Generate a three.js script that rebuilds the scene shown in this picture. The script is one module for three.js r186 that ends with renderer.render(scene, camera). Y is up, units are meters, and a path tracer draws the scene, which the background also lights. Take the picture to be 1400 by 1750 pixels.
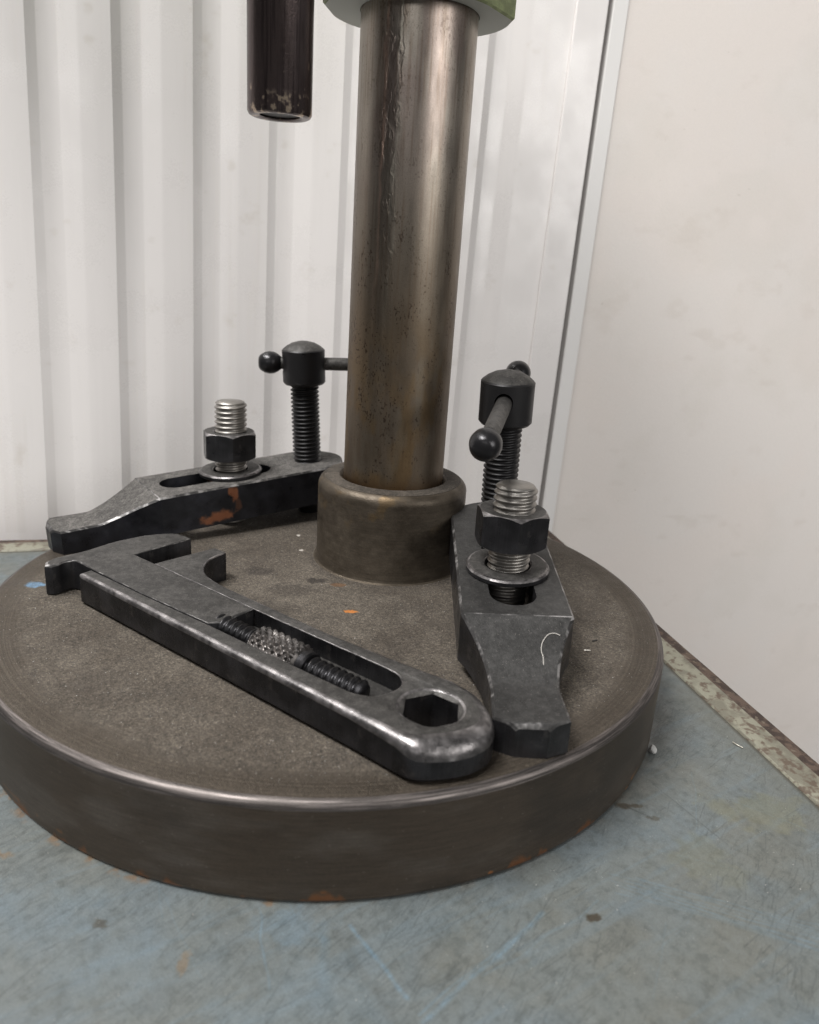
import * as THREE from 'three';
import { toCreasedNormals, mergeGeometries } from 'three/addons/utils/BufferGeometryUtils.js';

// ------------------------------------------------------------------ camera, lamps, exposure
// The origin is the centre of the round base on the bench top; x right, z towards the camera.
const scene = new THREE.Scene();
const camera = new THREE.PerspectiveCamera(67.87, 0.8, 0.01, 20);
camera.position.set(0.03327, 0.18486, 0.32947);
camera.rotation.order = 'YXZ';
camera.rotation.set(-0.31654, 0, 0.06612);
camera.focus = 0.335; camera.userData.fStop = 13;
scene.background = new THREE.Color(0.09, 0.09, 0.091);
const renderer = new THREE.WebGLRenderer({ antialias: true });
renderer.toneMapping = THREE.LinearToneMapping;
renderer.toneMappingExposure = 1.0;
renderer.shadowMap.enabled = true;
function lamp(color, power, w, h, at, to) {
  const l = new THREE.RectAreaLight(color, power, w, h);
  l.position.set(...at); l.lookAt(...to); scene.add(l); return l;
}
lamp(new THREE.Color(1, 0.985, 0.965), 41, 1.05, 0.42, [-0.75, 1.85, 0.5], [0, 0.05, -0.1]);   // ceiling light, up and to the left
lamp(new THREE.Color(1, 0.98, 0.955), 6, 1.5, 1.2, [1.95, 1.05, 1.75], [0.1, 0.1, -0.1]);     // window to the right
lamp(new THREE.Color(1, 0.985, 0.97), 4, 1.4, 0.4, [-0.6, 1.25, 3.0], [0, 0.2, -0.1]);        // ceiling light far behind the camera

// ------------------------------------------------------------------ noise and textures
function rng(seed) { let s = seed >>> 0; return () => { s = (s + 0x6D2B79F5) >>> 0; let t = s; t = Math.imul(t ^ (t >>> 15), t | 1); t ^= t + Math.imul(t ^ (t >>> 7), t | 61); return ((t ^ (t >>> 14)) >>> 0) / 4294967296; }; }
const LAT = new Float32Array(65536); { const r = rng(11); for (let i = 0; i < 65536; i++) LAT[i] = r(); }
function vn(x, y, per = 256) {          // value noise, repeats every per cells
  const xi = Math.floor(x), yi = Math.floor(y); let fx = x - xi, fy = y - yi;
  fx = fx * fx * (3 - 2 * fx); fy = fy * fy * (3 - 2 * fy);
  const x0 = ((xi % per) + per) % per, y0 = ((yi % per) + per) % per, x1 = (x0 + 1) % per, y1 = (y0 + 1) % per;
  const a = LAT[y0 * 256 + x0], b = LAT[y0 * 256 + x1], c = LAT[y1 * 256 + x0], d = LAT[y1 * 256 + x1];
  return a + (b - a) * fx + (c - a + (a - b - c + d) * fx) * fy;
}
const FS = 2048, FC = 32, F5 = new Float32Array(FS * FS);   // one five-octave field, 32 cells a side, looked up for everything that need not tile
{ for (let j = 0; j < FS; j++) for (let i = 0; i < FS; i++) { let a = 0.5, x = i / 64, y = j / 64, p = FC, v = 0, t = 0; for (let o = 0; o < 4; o++) { v += a * vn(x + o * 17, y + o * 31, p); t += a; a *= 0.55; x *= 2; y *= 2; p = Math.min(256, p * 2); } F5[j * FS + i] = v / t; } }
function fbm(x, y, oct = 4, per = 0) { if (!per) return F5[((y * 64) & 2047) * FS + ((x * 64) & 2047)]; return fbmT(x, y, Math.min(oct, 4), per); }
function fbmT(x, y, oct = 4, per = 256) { let s = 0, a = 0.5, t = 0; for (let o = 0; o < oct; o++) { s += a * vn(x + o * 17, y + o * 31, Math.min(256, per)); t += a; a *= 0.55; x *= 2; y *= 2; per *= 2; } return s / t; }
const clamp = (v, a = 0, b = 1) => v < a ? a : v > b ? b : v;
const ss = (a, b, v) => { const t = clamp((v - a) / (b - a)); return t * t * (3 - 2 * t); };
const mix3 = (c, d, t) => { c[0] += (d[0] - c[0]) * t; c[1] += (d[1] - c[1]) * t; c[2] += (d[2] - c[2]) * t; };
function tex(w, h, srgb, fn, wrap = true) {
  const data = new Uint8Array(w * h * 4), c = [0, 0, 0];
  for (let j = 0; j < h; j++) for (let i = 0; i < w; i++) {
    c[0] = c[1] = c[2] = 0; fn((i + 0.5) / w, (j + 0.5) / h, c, i, j);
    const k = (j * w + i) * 4; data[k] = clamp(c[0], 0, 255); data[k + 1] = clamp(c[1], 0, 255); data[k + 2] = clamp(c[2], 0, 255); data[k + 3] = 255;
  }
  const t = new THREE.DataTexture(data, w, h); t.magFilter = t.minFilter = THREE.LinearFilter;
  t.wrapS = t.wrapT = wrap ? THREE.RepeatWrapping : THREE.ClampToEdgeWrapping;
  if (srgb) t.colorSpace = THREE.SRGBColorSpace; t.needsUpdate = true; return t;
}
const mono = (c, v) => { c[0] = c[1] = c[2] = v * 255; };
const tile = (t, size) => { t.repeat.set(1 / size, 1 / size); return t; };   // uv are metres
const white = rng(5);
const GR = new Float32Array(1 << 20); for (let i = 0; i < GR.length; i++) GR[i] = white();
const grain = (i, j) => GR[((j & 1023) << 10) | (i & 1023)];

// fine cast and dust grain, a 60 mm tile
const grainBump = tile(tex(1024, 1024, false, (u, v, c, i, j) => mono(c, 0.3 * fbm(u * 64, v * 64, 3, 64) + 0.4 * vn(u * 256, v * 256, 256) + 0.3 * grain(i >> 1, j >> 1))), 0.06);
const fineBump = tile(tex(1024, 1024, false, (u, v, c, i, j) => mono(c, 0.5 * fbm(u * 24, v * 24, 4, 24) + 0.35 * vn(u * 200, v * 200, 200) + 0.15 * grain(i, j))), 0.06);
// blackened steel under a coat of grey workshop dust
function dusty(lo, hi, warm, fleck, seed, grit = 1) {
  return tile(tex(1024, 1024, true, (u, v, c, i, j) => {
    const n = fbm(u * 8 + seed, v * 8, 5, 8), m = fbm(u * 40, v * 40 + seed, 3, 40), g = grain(i, j), g2 = grain((i >> 1) + 77, (j >> 1) + 31);
    let t = ss(0.2, 0.8, n * 0.45 + m * 0.55); t = clamp(0.5 + (t - 0.5) * 0.8 + (g - 0.5) * 0.4 + (g2 - 0.5) * 0.5);
    const h = vn(u * 190, v * 190, 190), h2 = vn(u * 110 + 9, v * 110, 110); t += ((h - 0.5) * 0.7 + (h2 - 0.5) * 0.5) * grit;
    const b = lo + (hi - lo) * t; c[0] = b * (1 + warm); c[1] = b; c[2] = b * (1 - warm);
    if (g2 > 1 - fleck) mix3(c, [190, 184, 176], 0.35 + 0.6 * g);
  }), 0.08);
}
const dustTex = dusty(64, 108, 0.03, 0.008, 3), dustThin = dusty(56, 92, 0.025, 0.006, 40, 0.55), dustDark = dusty(50, 76, 0.012, 0.004, 90, 0.6);
const steelTex = tile(tex(1024, 1024, true, (u, v, c, i, j) => {
  const n = fbm(u * 6, v * 6, 5, 6), s = vn(u * 200, v * 6, 200), g = grain(i, j);
  const b = 41 + 20 * ss(0.3, 0.7, n) + 9 * (s - 0.5) + 9 * (g - 0.5); c[0] = b; c[1] = b * 0.99; c[2] = b * 1.03;
  const w = fbm(u * 20 + 9, v * 20, 4, 20); if (w > 0.62) mix3(c, [84, 80, 78], ss(0.62, 0.8, w) * 0.5);
}), 0.08);
const wornTex = tile(tex(512, 512, true, (u, v, c, i, j) => {
  const n = fbm(u * 16, v * 16, 4, 16), g = grain(i, j); const t = ss(0.25, 0.75, n), e = fbm(u * 4 + 3, v * 4, 3, 4);
  const b = 84 + 34 * t + 60 * ss(0.4, 0.75, e) + 20 * (g - 0.5); c[0] = b * 1.01; c[1] = b * 0.985; c[2] = b * 0.985;
}), 0.03);
const edgeTex = tile(tex(1024, 1024, true, (u, v, c, i, j) => {
  const n = fbm(u * 14, v * 14, 4, 14), e = fbm(u * 40 + 5, v * 40, 3, 40), g = grain(i, j), t = ss(0.42, 0.68, n * 0.65 + e * 0.35);
  const b = 70 + 92 * t + 18 * (g - 0.5); c[0] = b; c[1] = b * 0.985; c[2] = b * 0.98;
}), 0.09);
const roughTex = tile(tex(512, 512, false, (u, v, c, i, j) => { const n = fbm(u * 10, v * 10, 4, 10); c[0] = 0; c[1] = 255 * clamp(0.55 + 0.7 * (n - 0.5) + 0.2 * (grain(i, j) - 0.5)); c[2] = 255; }), 0.05);

const S = (o) => new THREE.MeshStandardMaterial(o);
const M = {
  dust: S({ map: dustTex, roughness: 0.9, metalness: 0.1, bumpMap: grainBump, bumpScale: 0.00025 }),
  thinDust: S({ map: dustThin, roughness: 0.55, metalness: 0.5, bumpMap: fineBump, bumpScale: 0.00012 }),
  darkDust: S({ map: dustDark, roughness: 0.5, metalness: 0.5, bumpMap: fineBump, bumpScale: 0.0001 }),
  steel: S({ map: steelTex, roughness: 0.68, roughnessMap: roughTex, metalness: 0.55, bumpMap: fineBump, bumpScale: 0.00008 }),
  worn: S({ map: wornTex, roughness: 0.75, roughnessMap: roughTex, metalness: 0.85, bumpMap: fineBump, bumpScale: 0.00008 }),
  edge: S({ map: edgeTex, color: 0xffffff, roughness: 0.85, roughnessMap: roughTex, metalness: 0.7 }),
  knurl: S({ map: wornTex, color: 0xd0ceca, roughness: 0.38, metalness: 0.9 }),
  screw: S({ map: steelTex, color: 0xffffff, roughness: 0.36, metalness: 0.85, bumpMap: fineBump, bumpScale: 0.00005 }),
  sheen: S({ map: steelTex, roughness: 0.62, roughnessMap: roughTex, metalness: 0.7, bumpMap: fineBump, bumpScale: 0.00012 }),
  bright: S({ color: new THREE.Color(0.34, 0.322, 0.3), roughness: 0.42, metalness: 0.95, bumpMap: fineBump, bumpScale: 0.00005 }),
  black: S({ color: new THREE.Color(0.022, 0.021, 0.022), roughness: 0.42, metalness: 0.4, bumpMap: fineBump, bumpScale: 0.00005 }),
  blackball: S({ color: new THREE.Color(0.03, 0.029, 0.031), roughness: 0.28, metalness: 0.6, bumpMap: fineBump, bumpScale: 0.00006 }),
};

// ------------------------------------------------------------------ geometry helpers (millimetres in, metres out)
const MM = 0.001;
function creased(g, angle) { g.scale(1000, 1000, 1000); g = toCreasedNormals(g, angle); g.scale(0.001, 0.001, 0.001); return g; }   // the addon joins corners on a 0.01 grid: do it in millimetres
class Soup {                              // triangles gathered by material slot
  constructor(n = 1) { this.g = Array.from({ length: n }, () => []); }
  tri(k, a, b, c) { this.g[k].push(a[0], a[1], a[2], b[0], b[1], b[2], c[0], c[1], c[2]); }
  quad(k, a, b, c, d) { this.tri(k, a, b, c); this.tri(k, a, c, d); }
  geo(crease = 0.6) {
    const all = new THREE.BufferGeometry(), n = this.g.reduce((s, a) => s + a.length, 0), p = new Float32Array(n); let o = 0;
    this.g.forEach((a, k) => { p.set(a, o); if (a.length) all.addGroup(o / 3, a.length / 3, k); o += a.length; });
    for (let i = 0; i < n; i++) p[i] *= MM;
    all.setAttribute('position', new THREE.BufferAttribute(p, 3));
    return finish(all, crease);
  }
}
function finish(geo, crease = 0.6) {      // smooth normals within the crease angle, box-projected uv in metres
  const groups = geo.groups.slice(); let g = geo.index ? geo.toNonIndexed() : geo; g = creased(g, crease);
  g.clearGroups(); groups.forEach((q) => g.addGroup(q.start, q.count, q.materialIndex));
  const p = g.attributes.position, uv = new Float32Array(p.count * 2), a = new THREE.Vector3(), b = new THREE.Vector3(), c = new THREE.Vector3();
  for (let i = 0; i < p.count; i += 3) {
    a.fromBufferAttribute(p, i); b.fromBufferAttribute(p, i + 1).sub(a); c.fromBufferAttribute(p, i + 2).sub(a); b.cross(c);
    const x = Math.abs(b.x), y = Math.abs(b.y), z = Math.abs(b.z);
    for (let k = i; k < i + 3; k++) {
      const X = p.getX(k), Y = p.getY(k), Z = p.getZ(k);
      if (y >= x && y >= z) { uv[2 * k] = X; uv[2 * k + 1] = -Z; } else if (x >= z) { uv[2 * k] = Z; uv[2 * k + 1] = Y; } else { uv[2 * k] = X; uv[2 * k + 1] = Y; }
    }
  }
  g.setAttribute('uv', new THREE.BufferAttribute(uv, 2)); return g;
}
// A plate from an outline [x, w, bevel?] counter-clockwise seen from above (w runs to -z); slots: 0 top, 1 side, 2 rounded edge.
function inset(pts, d) {
  const n = pts.length;
  return pts.map((p, i) => {
    const a = pts[(i + n - 1) % n], b = pts[(i + 1) % n];
    let e1 = [p[0] - a[0], p[1] - a[1]], e2 = [b[0] - p[0], b[1] - p[1]]; const l1 = Math.hypot(...e1), l2 = Math.hypot(...e2);
    const n1 = [-e1[1] / l1, e1[0] / l1], n2 = [-e2[1] / l2, e2[0] / l2]; let m = [n1[0] + n2[0], n1[1] + n2[1]]; const l = Math.hypot(...m) || 1; m = [m[0] / l, m[1] / l];
    const k = Math.min(2, 1 / Math.max(0.35, m[0] * n1[0] + m[1] * n1[1])), D = d(p);
    return [p[0] + m[0] * k * D, p[1] + m[1] * k * D];
  });
}
function slab(s, pts, y0, h, { r = 0.5, seg = 4, holes = [], rb = 0.5, slots = [0, 1, 2] } = {}) {
  const R = (p) => p[2] ?? r, rings = [];
  rings.push({ q: inset(pts, (p) => Math.min(rb, R(p))), y: () => y0 }); rings.push({ q: pts, y: (p) => y0 + Math.min(rb, R(p)) });
  for (let k = seg; k >= 0; k--) { const a = k / seg * Math.PI / 2; rings.push({ q: inset(pts, (p) => R(p) * (1 - Math.sin(a))), y: (p) => y0 + h - R(p) * (1 - Math.cos(a)) }); }
  // the ring for k = 0 lies lowest on the side; order them upwards
  const up = [rings[0], rings[1], ...rings.slice(2).map((_, i) => { const a = i / seg * Math.PI / 2; return { q: inset(pts, (p) => R(p) * (1 - Math.cos(a))), y: (p) => y0 + h - R(p) * (1 - Math.sin(a)) }; })];
  const n = pts.length, P = (ring, i) => [ring.q[i][0], ring.y(pts[i]), -ring.q[i][1]];
  for (let k = 0; k + 1 < up.length; k++) for (let i = 0; i < n; i++) { const j = (i + 1) % n; s.quad(k < 2 ? slots[1] : slots[2], P(up[k], i), P(up[k], j), P(up[k + 1], j), P(up[k + 1], i)); }
  const cap = (ring, y, flip, slot) => {
    const c = ring.map((p) => new THREE.Vector2(p[0], p[1])), hs = holes.map((q) => q.map((p) => new THREE.Vector2(p[0], p[1])));
    const all = [...c, ...hs.flat()];
    for (const t of THREE.ShapeUtils.triangulateShape(c, hs)) { const [a, b, d] = t.map((k) => [all[k].x, y, -all[k].y]); const area = (b[0] - a[0]) * -(d[2] - a[2]) + (b[2] - a[2]) * (d[0] - a[0]); ((area > 0) !== flip) ? s.tri(slot, a, b, d) : s.tri(slot, a, d, b); }
  };
  cap(up[up.length - 1].q, y0 + h, false, slots[0]); cap(up[0].q, y0, true, slots[1]);
}
function dense(pts, step) {               // split long edges so that bevel widths can vary along them
  const o = [];
  pts.forEach((p, i) => { const b = pts[(i + 1) % pts.length], l = Math.hypot(b[0] - p[0], b[1] - p[1]), n = Math.max(1, Math.round(l / step)); for (let k = 0; k < n; k++) { const t = k / n; o.push([p[0] + (b[0] - p[0]) * t, p[1] + (b[1] - p[1]) * t, (p[2] ?? 0.5) + ((b[2] ?? 0.5) - (p[2] ?? 0.5)) * t]); } });
  return o;
}
function spline(pts, n) { const c = new THREE.CatmullRomCurve3(pts.map((p) => new THREE.Vector3(p[0], p[1], p[2] ?? 0)), false, 'centripetal'); return c.getPoints(n).map((v) => [v.x, v.y, v.z]); }
// surface of revolution about y from [r, y] in mm, slots per span; uv: u once round (0.5 faces +z), v along
function lathe(prof, seg = 96, crease = 0.5, map = true) {
  const pts = prof.map((p) => new THREE.Vector2(Math.max(p[0], 1e-4) * MM, p[1] * MM));
  let g = new THREE.LatheGeometry(pts, seg, Math.PI, Math.PI * 2);
  if (!map) return finish(g, crease);
  arcUV(g, pts); g = creased(g.toNonIndexed(), crease); return g;
}
function arcUV(g, pts) {                  // v by length along the profile
  const cum = [0]; for (let i = 1; i < pts.length; i++) cum.push(cum[i - 1] + pts[i].distanceTo(pts[i - 1]));
  const uv = g.attributes.uv, n = pts.length - 1; for (let i = 0; i < uv.count; i++) uv.setY(i, cum[Math.round(uv.getY(i) * n)] / cum[n]);
}
// screw thread about y: radius r (crest), depth d, pitch p, from y0 to y1, a short run-out cone at the ends
function thread(r, d, p, y0, y1, { seg = 40, per = 10, top = 1, dome = 0.6 } = {}) {
  const rows = Math.round((y1 - y0) / p * per), s = new Soup(1), ring = [];
  for (let k = 0; k <= rows; k++) {
    const y = y0 + (y1 - y0) * k / rows, row = [];
    for (let i = 0; i < seg; i++) {
      const th = i / seg * Math.PI * 2; let f = y / p - i / seg; f -= Math.floor(f);
      let cut = Math.pow(Math.abs(2 * f - 1), 1.0); cut = ss(0.12, 0.95, cut); let R = r - d * (1 - cut);
      if (top) R = Math.min(R, r - top * d + Math.max(0, (y1 - y)) * 1.2); row.push([Math.sin(th) * R, y, Math.cos(th) * R]);
    } ring.push(row);
  }
  for (let k = 0; k < rows; k++) for (let i = 0; i < seg; i++) { const j = (i + 1) % seg; s.quad(0, ring[k][i], ring[k][j], ring[k + 1][j], ring[k + 1][i]); }
  const top_ = ring[rows], bot = ring[0];
  for (let i = 0; i < seg; i++) { const j = (i + 1) % seg; s.tri(0, top_[i], top_[j], [0, y1 + dome, 0]); s.tri(0, bot[j], bot[i], [0, y0, 0]); }
  return s;
}
function nutShape(af, h, hole) {          // hexagon nut with chamfered corners; slots 0 top, 1 flats, 2 chamfer
  const s = new Soup(3), N = 96, rc = af / 2 * 0.985, col = [];
  for (let i = 0; i < N; i++) {
    const a = i / N * Math.PI * 2, m = ((a % (Math.PI / 3)) + Math.PI / 3) % (Math.PI / 3) - Math.PI / 6, R = Math.min(af / 2 / Math.cos(m), af / 2 * 1.145), drop = (R - rc) * 0.6;
    const q = (r, y) => [Math.sin(a) * r, y, Math.cos(a) * r];
    col.push([q(hole, 0.6), q(hole + 1, 0), q(rc, 0), q(R, drop), q(R, h - drop), q(rc, h), q(hole + 0.8, h), q(hole, h - 0.7)]);
  }
  const slot = [0, 0, 2, 1, 2, 0, 2, 1];
  for (let i = 0; i < N; i++) for (let k = 0; k < 8; k++) { const a = col[i], b = col[(i + 1) % N], l = (k + 1) % 8; s.quad(slot[k], a[k], b[k], b[l], a[l]); }
  return s;
}
// ------------------------------------------------------------------ naming
const used = {};
function numbered(n) { const k = used[n] = (used[n] ?? -1) + 1; return k ? `${n}_${String(k).padStart(3, '0')}` : n; }
function tag(o, label, category, group) { o.userData.label = label; if (category) o.userData.category = category; if (group) o.userData.group = group; return o; }
function thing(name, label, category, [x, y, z], turn = 0) { const o = new THREE.Group(); o.name = numbered(name); o.rotation.order = 'YXZ'; o.position.set(x * MM, y * MM, z * MM); o.rotation.y = turn; scene.add(o); return tag(o, label, category); }
function part(name, geo, mat, parent) { const m = new THREE.Mesh(geo, mat); m.name = name; m.castShadow = m.receiveShadow = true; parent.add(m); return m; }
const H = 36.49;                          // height of the top of the base above the bench, mm

// ------------------------------------------------------------------ bench
// edges of the bench top in plan (mm): outer corner at the back right, directions along the back and the right edge
const V2 = (x, z) => ({ x, z });
const cross = (p, d, q, e) => { const k = d.x * e.z - d.z * e.x, t = ((q.x - p.x) * e.z - (q.z - p.z) * e.x) / k; return V2(p.x + d.x * t, p.z + d.z * t); };
const OX = 33.27, OZ = 329.47;            // camera-centred to base-centred
const eB = V2(0.961, -0.276), eR = V2(0.2443, 0.9697);
const pB = V2(-247 + OX, -455.5 + OZ), pR = V2(159.7 + OX, -334.5 + OZ);
const corner = cross(pB, eB, pR, eR);
const pBi = V2(-237 + OX, -435.2 + OZ), pRi = V2(147.2 + OX, -295.6 + OZ), cornerIn = cross(pBi, eB, pRi, eR);
const bench = thing('workbench', 'worn blue-grey painted workbench top with a scuffed metal rim under the round cast base', 'workbench', [0, 0, 0]);
const TX0 = -235, TX1 = 215, TZ0 = -160, TZ1 = 200;   // textured field, mm
{
  const W = 2048, Hh = 2048, mark = new Float32Array(W * Hh), dark = new Float32Array(W * Hh);
  const r = rng(21);
  function line(buf, x0, z0, x1, z1, w, a, wob = 0) {
    const n = Math.ceil(Math.hypot(x1 - x0, z1 - z0) * 4), ph = r() * 50;
    for (let k = 0; k <= n; k++) {
      const t = k / n, o = wob * (vn(t * 4 + ph, ph) - 0.5), L = Math.hypot(x1 - x0, z1 - z0), x = x0 + (x1 - x0) * t - (z1 - z0) / L * o, z = z0 + (z1 - z0) * t + (x1 - x0) / L * o;
      const i0 = (x - TX0) / (TX1 - TX0) * W, j0 = (z - TZ0) / (TZ1 - TZ0) * Hh, ri = Math.max(0.8, w / ((TX1 - TX0) / W)), rj = Math.max(0.8, w / ((TZ1 - TZ0) / Hh)), al = a * (0.5 + 0.7 * vn(t * 30 + ph, 7));
      for (let j = Math.floor(j0 - rj); j <= j0 + rj; j++) for (let i = Math.floor(i0 - ri); i <= i0 + ri; i++) { if (i < 0 || j < 0 || i >= W || j >= Hh) continue; const d = Math.hypot((i - i0) / ri, (j - j0) / rj); if (d < 1) { const q = j * W + i; buf[q] = Math.max(buf[q], al * (1 - d)); } }
    }
  }
  // short dark hatch strokes, long scratches, pale blue rubs
  for (let k = 0; k < 9000; k++) { const x = -200 + r() * 420, z = 20 + r() * 200, a = -0.9 + (r() - 0.5) * 0.7, l = 2 + r() * 9; if (fbm(x / 40 + 5, z / 40, 3) < 0.42) continue; line(dark, x, z, x + Math.cos(a) * l, z - Math.sin(a) * l * -1, 0.16 + r() * 0.12, 0.2 + r() * 0.6); }
  for (let k = 0; k < 420; k++) { const x = TX0 + r() * 660, z = TZ0 + r() * 460, a = r() * 3.14, l = 8 + r() * 40; line(r() < 0.5 ? dark : mark, x, z, x + Math.cos(a) * l, z + Math.sin(a) * l, 0.14 + r() * 0.14, 0.15 + r() * 0.4, 2); }
  line(mark, 24, 156, 41, 178, 1.0, 0.7, 1); line(mark, 82, 147, 45, 184, 1.2, 0.6, 2); line(mark, 80, 149, 44, 182, 0.6, 0.5, 1); line(mark, 100, 141, 62, 170, 0.6, 0.3, 2);
  for (let k = 0; k < 12; k++) line(mark, 104 + r() * 12, 128 + k * 0.7 + r() * 2, 170, 144 + k * 1.1 + r() * 4, 0.35 + r() * 0.4, 0.2 + r() * 0.35, 1.5);
  line(dark, 134, 81, 151, 112, 0.3, 0.75, 1); line(dark, 120, 95, 128, 101, 0.5, 0.7, 1); line(dark, 30, 151, 48, 186, 0.25, 0.4, 2);
  line(mark, -4, 152, 4, 178, 0.5, 0.5, 2); line(mark, 16, 156, 18, 174, 2.4, 0.28, 1);
  for (let k = 0; k < 26; k++) { const t = k / 26 * 6.28; line(dark, 125 + Math.cos(t) * 9, 126 + Math.sin(t) * 6, 125 + Math.cos(t + .2) * 9, 126 + Math.sin(t + .2) * 6, 0.25, 0.2); }
  const blob = (x, z, cx, cz, rx, rz) => { const d = Math.hypot((x - cx) / rx, (z - cz) / rz) + (fbm(x / (1 + rx * 0.25) + 3, z / (1 + rx * 0.25), 3) - 0.5) * 1.5; return 1 - ss(0.45, 1.0, d); };
  const topMap = tex(W, Hh, true, (u, v, c, i, j) => {
    const x = TX0 + u * (TX1 - TX0), z = TZ0 + v * (TZ1 - TZ0);
    const a = fbm(x / 34 + 2, z / 26 + 8, 5), b = fbm(x / 12 + 40, z / 12, 4), f = fbm(x / 2.2, z / 2.2, 3), g = grain(i, j);
    c[0] = 112; c[1] = 118; c[2] = 117;
    mix3(c, [112, 126, 135], ss(0.42, 0.75, a * 0.6 + b * 0.4) * 0.6);               // cleaner blue paint
    mix3(c, [116, 115, 106], ss(0.5, 0.7, 1 - a * 0.5 - fbm(x / 20 + 90, z / 20, 4) * 0.5) * 0.45);   // brownish grime
    mix3(c, [92, 97, 96], ss(0.5, 0.78, b) * 0.3);
    mix3(c, [74, 79, 77], ss(0.5, 0.8, f) * 0.3); mix3(c, [134, 142, 144], ss(0.5, 0.8, 1 - f) * 0.2);
    { const sx = x * 0.83 - z * 0.56, sz = x * 0.56 + z * 0.83, q1 = fbm(sx / 60 + 11, sz / 3, 4); mix3(c, [118, 136, 148], ss(0.55, 0.78, q1) * 0.25); mix3(c, [100, 104, 102], ss(0.55, 0.75, fbm(sx / 4 + 50, sz / 70, 4)) * 0.25); }
    mix3(c, [114, 139, 158], Math.max(blob(x, z, 6, 158, 13, 9), blob(x, z, -68, 160, 26, 14) * 0.7, blob(x, z, 16, 182, 30, 16) * 0.6, blob(x, z, -40, 172, 22, 12) * 0.5, blob(x, z, 68, 158, 14, 9) * 0.45) * 0.4 * (0.4 + 0.6 * b + 0.5 * (g - 0.5)));
    mix3(c, [128, 124, 92], blob(x, z, 172, 92, 22, 12) * 0.3 + blob(x, z, 140, 120, 16, 12) * 0.18);
    mix3(c, [62, 54, 42], Math.max(blob(x, z, 96.6, 147.4, 3.2, 2.4), blob(x, z, 121, 95, 5, 2) * 0.8, blob(x, z, -47, 161, 3, 2) * 0.6, blob(x, z, 128, 101, 3, 1.6) * 0.5) * 0.85);
    const rr = Math.hypot(x, z); mix3(c, [132, 92, 58], (1 - ss(150, 153, rr)) * ss(0.55, 0.7, fbm(x / 5, z / 5 + 50, 3)) * 0.5 * (x < 0 ? 1 : 0.15));
    mix3(c, [138, 100, 62], blob(x, z, -92, 138, 9, 3) * 0.5 + blob(x, z, -20, 172, 2, 5) * 0.35);
    const q = j * W + i; mix3(c, [118, 146, 166], mark[q] * 0.9); mix3(c, [58, 62, 62], dark[q] * 0.75);
    const dr = Math.min(Math.abs((x - pRi.x) * eR.z - (z - pRi.z) * eR.x), Math.abs((x - cornerIn.x) * 0.276 + (z - cornerIn.z) * 0.961)); c[0] *= 0.9; c[1] *= 0.895; c[2] *= 0.89; mix3(c, [62, 58, 50], (1 - ss(0.6, 2.2, dr)) * 0.85); mix3(c, [98, 98, 90], (1 - ss(2, 16, dr + (b - 0.5) * 14)) * 0.4);
    const k = 1 + (g - 0.5) * 0.16; c[0] *= k; c[1] *= k; c[2] *= k;
    if (GR[(q * 7) & 1048575] > 0.9997) mix3(c, [176, 176, 170], 0.7);
  });
  const topMat = S({ map: topMap, roughness: 0.62, roughnessMap: roughTex.clone(), bumpMap: fineBump, bumpScale: 0.00012 });
  topMat.roughnessMap.repeat.set(9, 7.2); topMat.roughness = 0.95; const bb = fineBump.clone(); bb.repeat.set(7.5, 6); topMat.bumpMap = bb;
  // top sheet: the painted field inside the rim, uv over the textured field
  const F = [[-330, 230], [cornerIn.x + (230 - cornerIn.z) * eR.x / eR.z, 230], [cornerIn.x, cornerIn.z], [cornerIn.x - (cornerIn.x + 330), cornerIn.z + (cornerIn.x + 330) * 0.2872]];
  const s = new Soup(1); slab(s, F.map(([x, z]) => [x, -z, 0.05]), -30, 30, { slots: [0, 0, 0] });
  const g = s.geo(); const p = g.attributes.position, uv = g.attributes.uv;
  for (let i = 0; i < p.count; i++) uv.setXY(i, (p.getX(i) * 1000 - TX0) / (TX1 - TX0), (p.getZ(i) * 1000 - TZ0) / (TZ1 - TZ0));
  part('bench_top', g, topMat, bench);
  // rim: a rolled metal edge, scuffed cream paint outside brown rust
  const rimMap = tile(tex(1024, 1024, true, (u, v, c, i, j) => {
    const n = fbm(u * 10, v * 10, 5, 10), m = fbm(u * 28 + 7, v * 28, 4, 28), g = grain(i, j);
    c[0] = 139; c[1] = 137; c[2] = 122; mix3(c, [104, 100, 88], ss(0.45, 0.65, n) * 0.7); mix3(c, [88, 74, 63], ss(0.48, 0.66, m * 0.6 + fbm(u * 64, v * 64, 3, 64) * 0.4) * 0.85);
    const k = 1 + (g - 0.5) * 0.14; c[0] *= k; c[1] *= k; c[2] *= k;
  }), 0.12);
  const rustMap = tile(tex(512, 512, true, (u, v, c, i, j) => {
    const n = fbm(u * 12, v * 12, 5, 12), g = grain(i, j); c[0] = 98; c[1] = 82; c[2] = 72; mix3(c, [66, 54, 48], ss(0.4, 0.6, n)); mix3(c, [128, 118, 104], ss(0.62, 0.72, fbm(u * 20, v * 20 + 3, 4, 20)) * 0.7);
    const k = 1 + (g - 0.5) * 0.2; c[0] *= k; c[1] *= k; c[2] *= k;
  }), 0.06);
  const rimM = [S({ map: rimMap, roughness: 0.6, bumpMap: fineBump, bumpScale: 0.0002 }), S({ map: rustMap, roughness: 0.75, metalness: 0.2, bumpMap: grainBump, bumpScale: 0.0003 })];
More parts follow.
